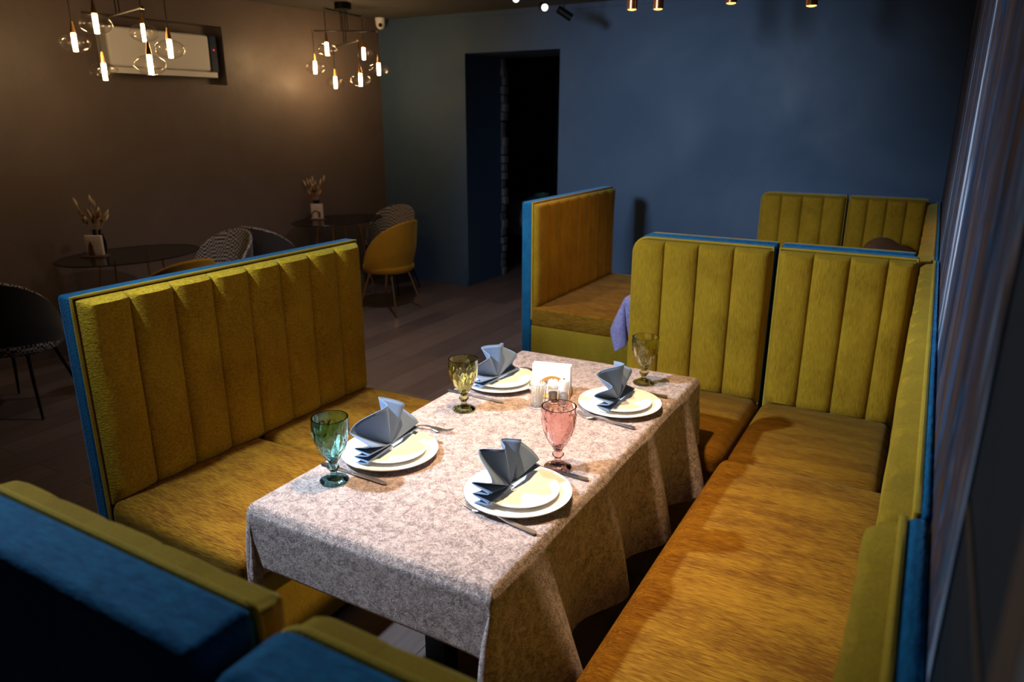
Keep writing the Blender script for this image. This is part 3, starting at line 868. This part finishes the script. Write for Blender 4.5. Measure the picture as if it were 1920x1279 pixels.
def holder(label, loc, rz, arch):
    t = thing('card_holder', label, 'holder', loc, rz)
    MB().rbox((-.085,-.045,0),(.085,.045,.008), .003, 0, 2, 2).build('tray', M_cut, t)
    MB().rbox((-.058,-.006,.008),(.058,.022,.15), .004, 0, 2, 3).build('card', M_card, t)
    c = MB()
    if arch:
        n = 18
        for k in range(n):
            a = PI*.15+PI*.9*k/n; a2 = a+PI*.9/n
            q = lambda r, aa: (-.012+r*math.cos(aa)*.75, -.009, .03+r*math.sin(aa))
            r1 = .062-.008*(k%2); 
            P = [q(.045,a),q(r1,a),q(r1,a2),q(.045,a2)]
            c.add(P+[(x,y-.003,z) for x,y,z in P], [(0,1,2,3),(7,6,5,4),(0,4,5,1),(1,5,6,2),(2,6,7,3),(3,7,4,0)])
        c.rbox((.012,-.013,.02),(.036,-.008,.075), .003,0,2,1)
    else:
        for (w0,w1,z0,z1) in ((.022,.020,.008,.022),(.022,.019,.028,.042),(.019,.016,.048,.062),(.016,.018,.066,.072),(.017,.001,.072,.112)):
            P = [(-.018-w0,-.009,z0),(-.018+w0,-.009,z0),(-.018+w1,-.009,z1),(-.018-w1,-.009,z1)]
            c.add(P+[(x,y-.003,z) for x,y,z in P], [(0,1,2,3),(7,6,5,4),(0,4,5,1),(1,5,6,2),(2,6,7,3),(3,7,4,0)])
        c.rbox((-.024,-.012,.008),(-.012,-.009,.09), .001,0,1,1)
    c.build('cutout', M_cut, t, smooth=False)
    return t
def bouquet(label_v, label_f, loc, seed, red):
    rg = random.Random(seed)
    v = MB().lathe([(.0005,0),(.035,0),(.045,.02),(.05,.09),(.034,.14),(.028,.16),(.038,.178),(.035,.178),(.025,.16),(.03,.14),(.044,.09),(.039,.02),(.0005,.008)], 32).build('vase', G_blue, loc=loc)
    tag(v, label_v, 'vase')
    t = thing('dried_flowers', label_f, 'flowers', loc)
    for k in range(17):
        a = rg.uniform(0,2*PI); sp = rg.uniform(.02,.14); h = rg.uniform(.24,.40)
        p0 = Vector((.01*math.cos(a),.01*math.sin(a),.02)); p1 = Vector((.4*sp*math.cos(a),.4*sp*math.sin(a),.19)); p2 = Vector((sp*math.cos(a),sp*math.sin(a),h))
        so = MB().tube([p0, p0.lerp(p1,.5), p1, p1.lerp(p2,.5), p2], .0018, 5).build('stem', M_red if red and k % 3 == 0 else M_dry, t)
        d = (p2-p1).normalized()
        MB().tube([p2-d*.03, p2-d*.015, p2, p2+d*.02, p2+d*.035], [.002,.009,.010,.007,.001], 7).build('seed_head', M_bud, so)
        if k % 2:
            q = p1.lerp(p2,.4); n = Vector((-d.y,d.x,.1)).normalized()
            MB().tube([q, q+n*.02+d*.02, q+n*.03+d*.06], [.002,.019,.002], 6).build('dried_leaf', M_leaf, so)
vr = math.radians(25)
holder('white card holder with a brown tower cutout, on the glass table behind the sofa', T1+Vector((-.13,-.18,TH)), vr+.15, False)
bouquet('blue glass vase behind the tower card holder', 'dried flowers in the blue vase behind the tower card holder', T1+Vector((-.20,-.10,TH)), 4, False)
holder('white card holder with a brown arched cutout, on the glass table near the corner', T2+Vector((-.18,-.10,TH)), vr+.1, True)
bouquet('blue glass vase behind the arched card holder', 'tall dried flowers in the blue vase behind the arched card holder', T2+Vector((-.26,-.02,TH)), 9, True)

# ------------------------------------------------------------------ fittings on wall and ceiling
t = thing('air_conditioner', 'white wall air conditioner in its dark niche above the glass table', 'air conditioner', lw(2.44, 2.08, -.12))
def lwl(mb, s0, s1, z0, z1, d0, d1):
    lw_box(mb, s0, s1, z0, z1, d0, d1); o = Vector(t.location); mb.v = [tuple(Vector(p)-o) for p in mb.v]; return mb
b = lwl(MB(), 2.06, 2.91, 2.125, 2.41, -.118, .06).build('body', M_white, t, smooth=False)
bv = b.modifiers.new('b','BEVEL'); bv.width = .02; bv.segments = 3
b = lwl(MB(), 2.0, 2.91, 2.078, 2.121, -.118, .045).build('louvre', M_white, t, smooth=False)
b = lwl(MB(), 2.0, 2.058, 2.125, 2.405, -.118, .066).build('end_panel', mat('dark_blue_plastic', (.01,.03,.07), .3), t, smooth=False); b['label'] = 'dark blue end panel'
b = lwl(MB(), 2.022, 2.034, 2.29, 2.302, .066, .070).build('indicator', E_red, t, smooth=False); b['label'] = 'red indicator light'

t = thing('security_camera', 'white dome camera under the ceiling in the room corner', 'camera', (-3.70,5.17,H))
MB().lathe([(.0005,0),(.05,0),(.052,-.02),(.048,-.03),(.046,-.065),(.036,-.092),(.018,-.106),(.0005,-.110)], 32).build('housing', M_white, t)
d = Vector((1.49,-1.15,1.74))-Vector((-3.70,5.17,2.66)); d.normalize()
rotm = d.to_track_quat('Z','Y').to_matrix().to_4x4()
MB().lathe([(.0005,0),(.02,0),(.02,.012),(.014,.016),(.0005,.018)], 24).xf(Matrix.Translation(Vector((0,0,-.068))+d*.034) @ rotm).build('lens', M_black, t)

Fh = Vector((-.497,.867,0)); Rr = Vector((.867,.498,0))
def chandelier(label, ctr, bars):
    """bars: (bar z, bulb A, bulb B), bulbs in world coordinates; each bar carries a bulb on a cord at either end"""
    t = thing('chandelier', label, 'lamp', (ctr[0], ctr[1], H))
    MB().lathe([(.0005,0),(.075,0),(.075,-.055),(.0005,-.055)], 32).build('canopy', M_black, t)
    for k, (bz, A, B) in enumerate(bars):
        zb = bz-H
        a = Vector((A[0]-ctr[0], A[1]-ctr[1], 0)); b_ = Vector((B[0]-ctr[0], B[1]-ctr[1], 0)); mid = (a+b_)/2; v = (b_-a)/2
        MB().tube([a+Vector((0,0,zb)), b_+Vector((0,0,zb))], .006, 8).build('bar', M_black, t)
        for sg in (-1,1):
            o = v.normalized()*(.028*sg)
            MB().tube([o+Vector((0,0,-.05)), o+mid+Vector((0,0,zb))], .004, 6).build('rod', M_black, t)
        for e, z in ((a,A[2]),(b_,B[2])):
            zz = z-H
            MB().lathe([(.0005,-.008),(.009,-.008),(.009,.008),(.0005,.008)], 12, (e.x,e.y,zb)).build('bar_end', M_brass, t)
            MB().tube([e+Vector((0,0,zb)), e+Vector((0,0,zz+.10))], .003, 6).build('cord', M_black, t)
            MB().lathe([(.0005,.12),(.008,.12),(.010,.10),(.017,.055),(.0005,.053)], 20, (e.x,e.y,zz)).build('socket', M_brass, t)
            g = MB().lathe([(.016,.055)]+[(.087*math.sin(q), .055*math.cos(q)) for q in [PI*k_/20 for k_ in range(2,20)]]+[(.0005,-.055)], 40, (e.x,e.y,zz)).build('bulb', G_bulb, t, angle=180)
            MB().lathe([(.0005,.05),(.0135,.05),(.0125,-.05),(.0005,-.05)], 16, (e.x,e.y,zz)).build('filament_tube', E_bulb, g)
    return t
chandelier('six-bulb pendant chandelier hanging near the room corner by the doorway', (-3.33,4.21),
    [(2.66,(-3.319,3.96,2.33),(-3.388,4.525,2.333)),(2.50,(-3.553,4.04,2.188),(-3.091,4.375,2.178)),(2.39,(-3.58,4.321,2.072),(-3.022,4.038,2.07))])
chandelier('six-bulb pendant chandelier in front of the air conditioner', (-2.92,1.775),
    [(2.62,(-2.826,1.565,2.263),(-3.069,2.032,2.27)),(2.48,(-3.182,1.635,2.185),(-2.671,1.915,2.148)),(2.34,(-3.253,1.841,2.03),(-2.52,1.661,2.037))])

tk = MB().box((-1.32,-2.2,2.712),(-1.285,4.75,2.735)).build('light_track', M_black, smooth=False)
tag(tk, 'black ceiling track carrying the spotlights', 'track')
def track_head(label, pos, aim, L_=.11, lens=True):
    pos = Vector(pos); t = thing('track_spotlight', label, 'spotlight', pos)
    d = (Vector(aim)-pos).normalized(); M = d.to_track_quat('Z','Y').to_matrix().to_4x4()
    MB().lathe([(.0005,-L_),(.026,-L_),(.03,-L_+.004),(.03,.0),(.027,.0),(.025,-.012),(.0005,-.012)], 28).xf(M).build('lamp_head', M_black, t)
    MB().lathe([(.0005,-.009),(.0235,-.009),(.0005,-.0085)], 24).xf(M).build('lens', E_cool if lens else M_dark, t)
    s = -d*L_*.55
    MB().tube([s, (s.x,s.y,2.715-pos.z)], .007, 8).build('stem', M_black, t)
    MB().box((s.x-.018,s.y-.05,2.69-pos.z),(s.x+.018,s.y+.05,2.713-pos.z)).build('adapter', M_black, t, smooth=False)
    return t
track_head('lit spotlight on the ceiling track, nearest of the three to the chandeliers', (-1.335,3.83,2.575), (-.6,.2,1.7))
track_head('lit spotlight in the middle of the ceiling track', (-1.245,4.12,2.545), (1.2,1.2,1.6))
track_head('unlit-looking spotlight on the ceiling track pointing away towards the blue wall', (-1.165,4.42,2.50), (.1,5.2,1.6), .13)

def copper(label, x, y, z):
    t = thing('copper_pendant', label, 'lamp', (x,y,z), 0, 'copper tube pendants')
    MB().lathe([(.0255,.004),(.03,0),(.03,.24),(.0255,.245),(.0005,.245)], 28).build('tube_shade', M_copper, t)
    MB().lathe([(.0005,-.005),(.014,-.0042),(.0245,-.001),(.0262,.004),(.0005,.006)], 24).build('lens', E_warm, t)
    MB().tube([(0,0,.24),(0,0,H-z-.02)], .003, 6).build('cord', M_black, t)
    MB().cyl((0,0,0), .03, H-z-.02, H-z, 20).build('ceiling_rose', M_black, t)
for k, (x,y,z,lab) in enumerate([(-.193,3.2,2.355,'first counted from the doorway side'),(-.034,3.2,2.347,'second counted from the doorway side'),(.382,3.2,2.349,'third counted from the doorway side'),(.80,3.2,2.308,'nearest to the mural')]):
    copper('copper tube pendant over the second booth, '+lab, x, y, z)

t = thing('throw_pillow', 'brown throw pillow slumped on the mustard corner sofa by the blue wall', 'pillow', (1.20,4.60,.545), .5)
M_pil = velvet('brown_cushion_fabric', (.10,.055,.03), (.16,.09,.05), (100,100,100), (8,8,8), .2, (1,.8,.6))
def pil(u, v):
    a = (u*2-1); b_ = v*PI*2
    r = (1-abs(a)**4)**.5
    return (a*.2*(1+.15*abs(math.sin(b_*2))), .07*r*math.cos(b_), .2+.2*r*math.sin(b_)*(.9+.1*abs(a)))
MB().grid(pil, 20, 32).xf(Matrix.Rotation(.45,4,'Y')).build('cover', M_pil, t, angle=180)

# furniture in the unlit room
t = thing('dining_table', 'dark clothed table in the unlit room beyond the doorway', 'table', (-2.75,7.2,0))
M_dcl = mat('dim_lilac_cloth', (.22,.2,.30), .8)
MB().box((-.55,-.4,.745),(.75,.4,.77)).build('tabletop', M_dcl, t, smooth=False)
for sx in (-.5,.7):
    for sy in (-.35,.35): MB().box((sx-.025,sy-.025,0),(sx+.025,sy+.025,.745)).build('leg', M_dark, t, smooth=False)
def clp(u, v):
    x = -.56+1.32*u
    return (x, -.41-.012*math.sin(x*16)*(1-v), .772-.42*(1-v)+.01*math.sin(x*9))
MB().grid(clp, 60, 10).build('cloth_skirt', M_dcl, t, angle=180)
tag(MB().lathe([(.0005,0),(.05,0),(.09,.03),(.10,.07),(.096,.07),(.085,.032),(.0005,.008)], 32).build('bowl', mat('green_ceramic', (.05,.12,.09), .3), loc=(-2.8,7.1,.772)), 'dark green bowl on the clothed table beyond the doorway', 'bowl')

# ------------------------------------------------------------------ light
def spot(name, pos, aim, power, col, size=60, blend=.6, r=.04):
    l = bpy.data.lights.new(name, 'SPOT'); l.energy = power; l.color = col
    l.spot_size = math.radians(size); l.spot_blend = blend; l.shadow_soft_size = r
    o = bpy.data.objects.new(name, l); C.objects.link(o); o.location = pos
    o.rotation_euler = (Vector(aim)-Vector(pos)).to_track_quat('-Z','Y').to_euler()
    return o
COOL = (.66,.83,1.); WARM = (1.,.66,.36)
spot('track_light_key', (-.85,-.27,2.45), (.60,1.06,.80), 450, COOL, 86, 1., .04)
spot('added_fill_front', (-.85,-.30,2.45), (.15,-.42,1.0), 105, COOL, 112, 1., .05)  # added fill to brighten front bench tops and left sofa rim, no fitting
spot('table_pendant_warm', (.42,.50,2.3), (.42,.50,0), 130, WARM, 74, .8, .03)
spot('table_pendant_warm', (.42,1.05,2.3), (.42,1.05,0), 130, WARM, 74, .8, .03)
for x in (-.193,-.034,.382,.80):
    spot('booth_pendant_warm', (x,3.2,2.30), (x,3.2,0), 15, (1.,.52,.17), 110, .6, .03)
spot('track_light_wall', (-.85,-.60,2.32), (-.60,5.29,1.15), 600, COOL, 47, 1., .22)
spot('track_light_aisle', (-1.30,2.6,2.6), (-1.9,2.9,0), 95, (1.,.9,.9), 110, 1., .05)
wl = bpy.data.worlds.new('dim_room'); wl.use_nodes = True; sc.world = wl
bg = wl.node_tree.nodes['Background']; bg.inputs[0].default_value = (.35,.5,.8,1); bg.inputs[1].default_value = .006

# ------------------------------------------------------------------ camera
cam = bpy.data.cameras.new('camera'); co = bpy.data.objects.new('camera', cam); C.objects.link(co)
yaw, pitch, roll = .5208, -.2983, .0007
cam.sensor_width = 36; cam.lens = 1352.15*36/1920
co.location = (1.4923,-1.1482,1.7401)
co.rotation_euler = (Matrix.Rotation(yaw,4,'Z') @ Matrix.Rotation(PI/2+pitch,4,'X') @ Matrix.Rotation(roll,4,'Z')).to_euler()
cam.clip_start = .02
cam.dof.use_dof = True; cam.dof.focus_distance = 2.25; cam.dof.aperture_fstop = 3.2
sc.camera = co
sc.view_settings.view_transform = 'Standard'; sc.view_settings.look = 'None'
sc.view_settings.exposure = 0.; sc.view_settings.gamma = 1.; sc.view_settings.use_curve_mapping = False
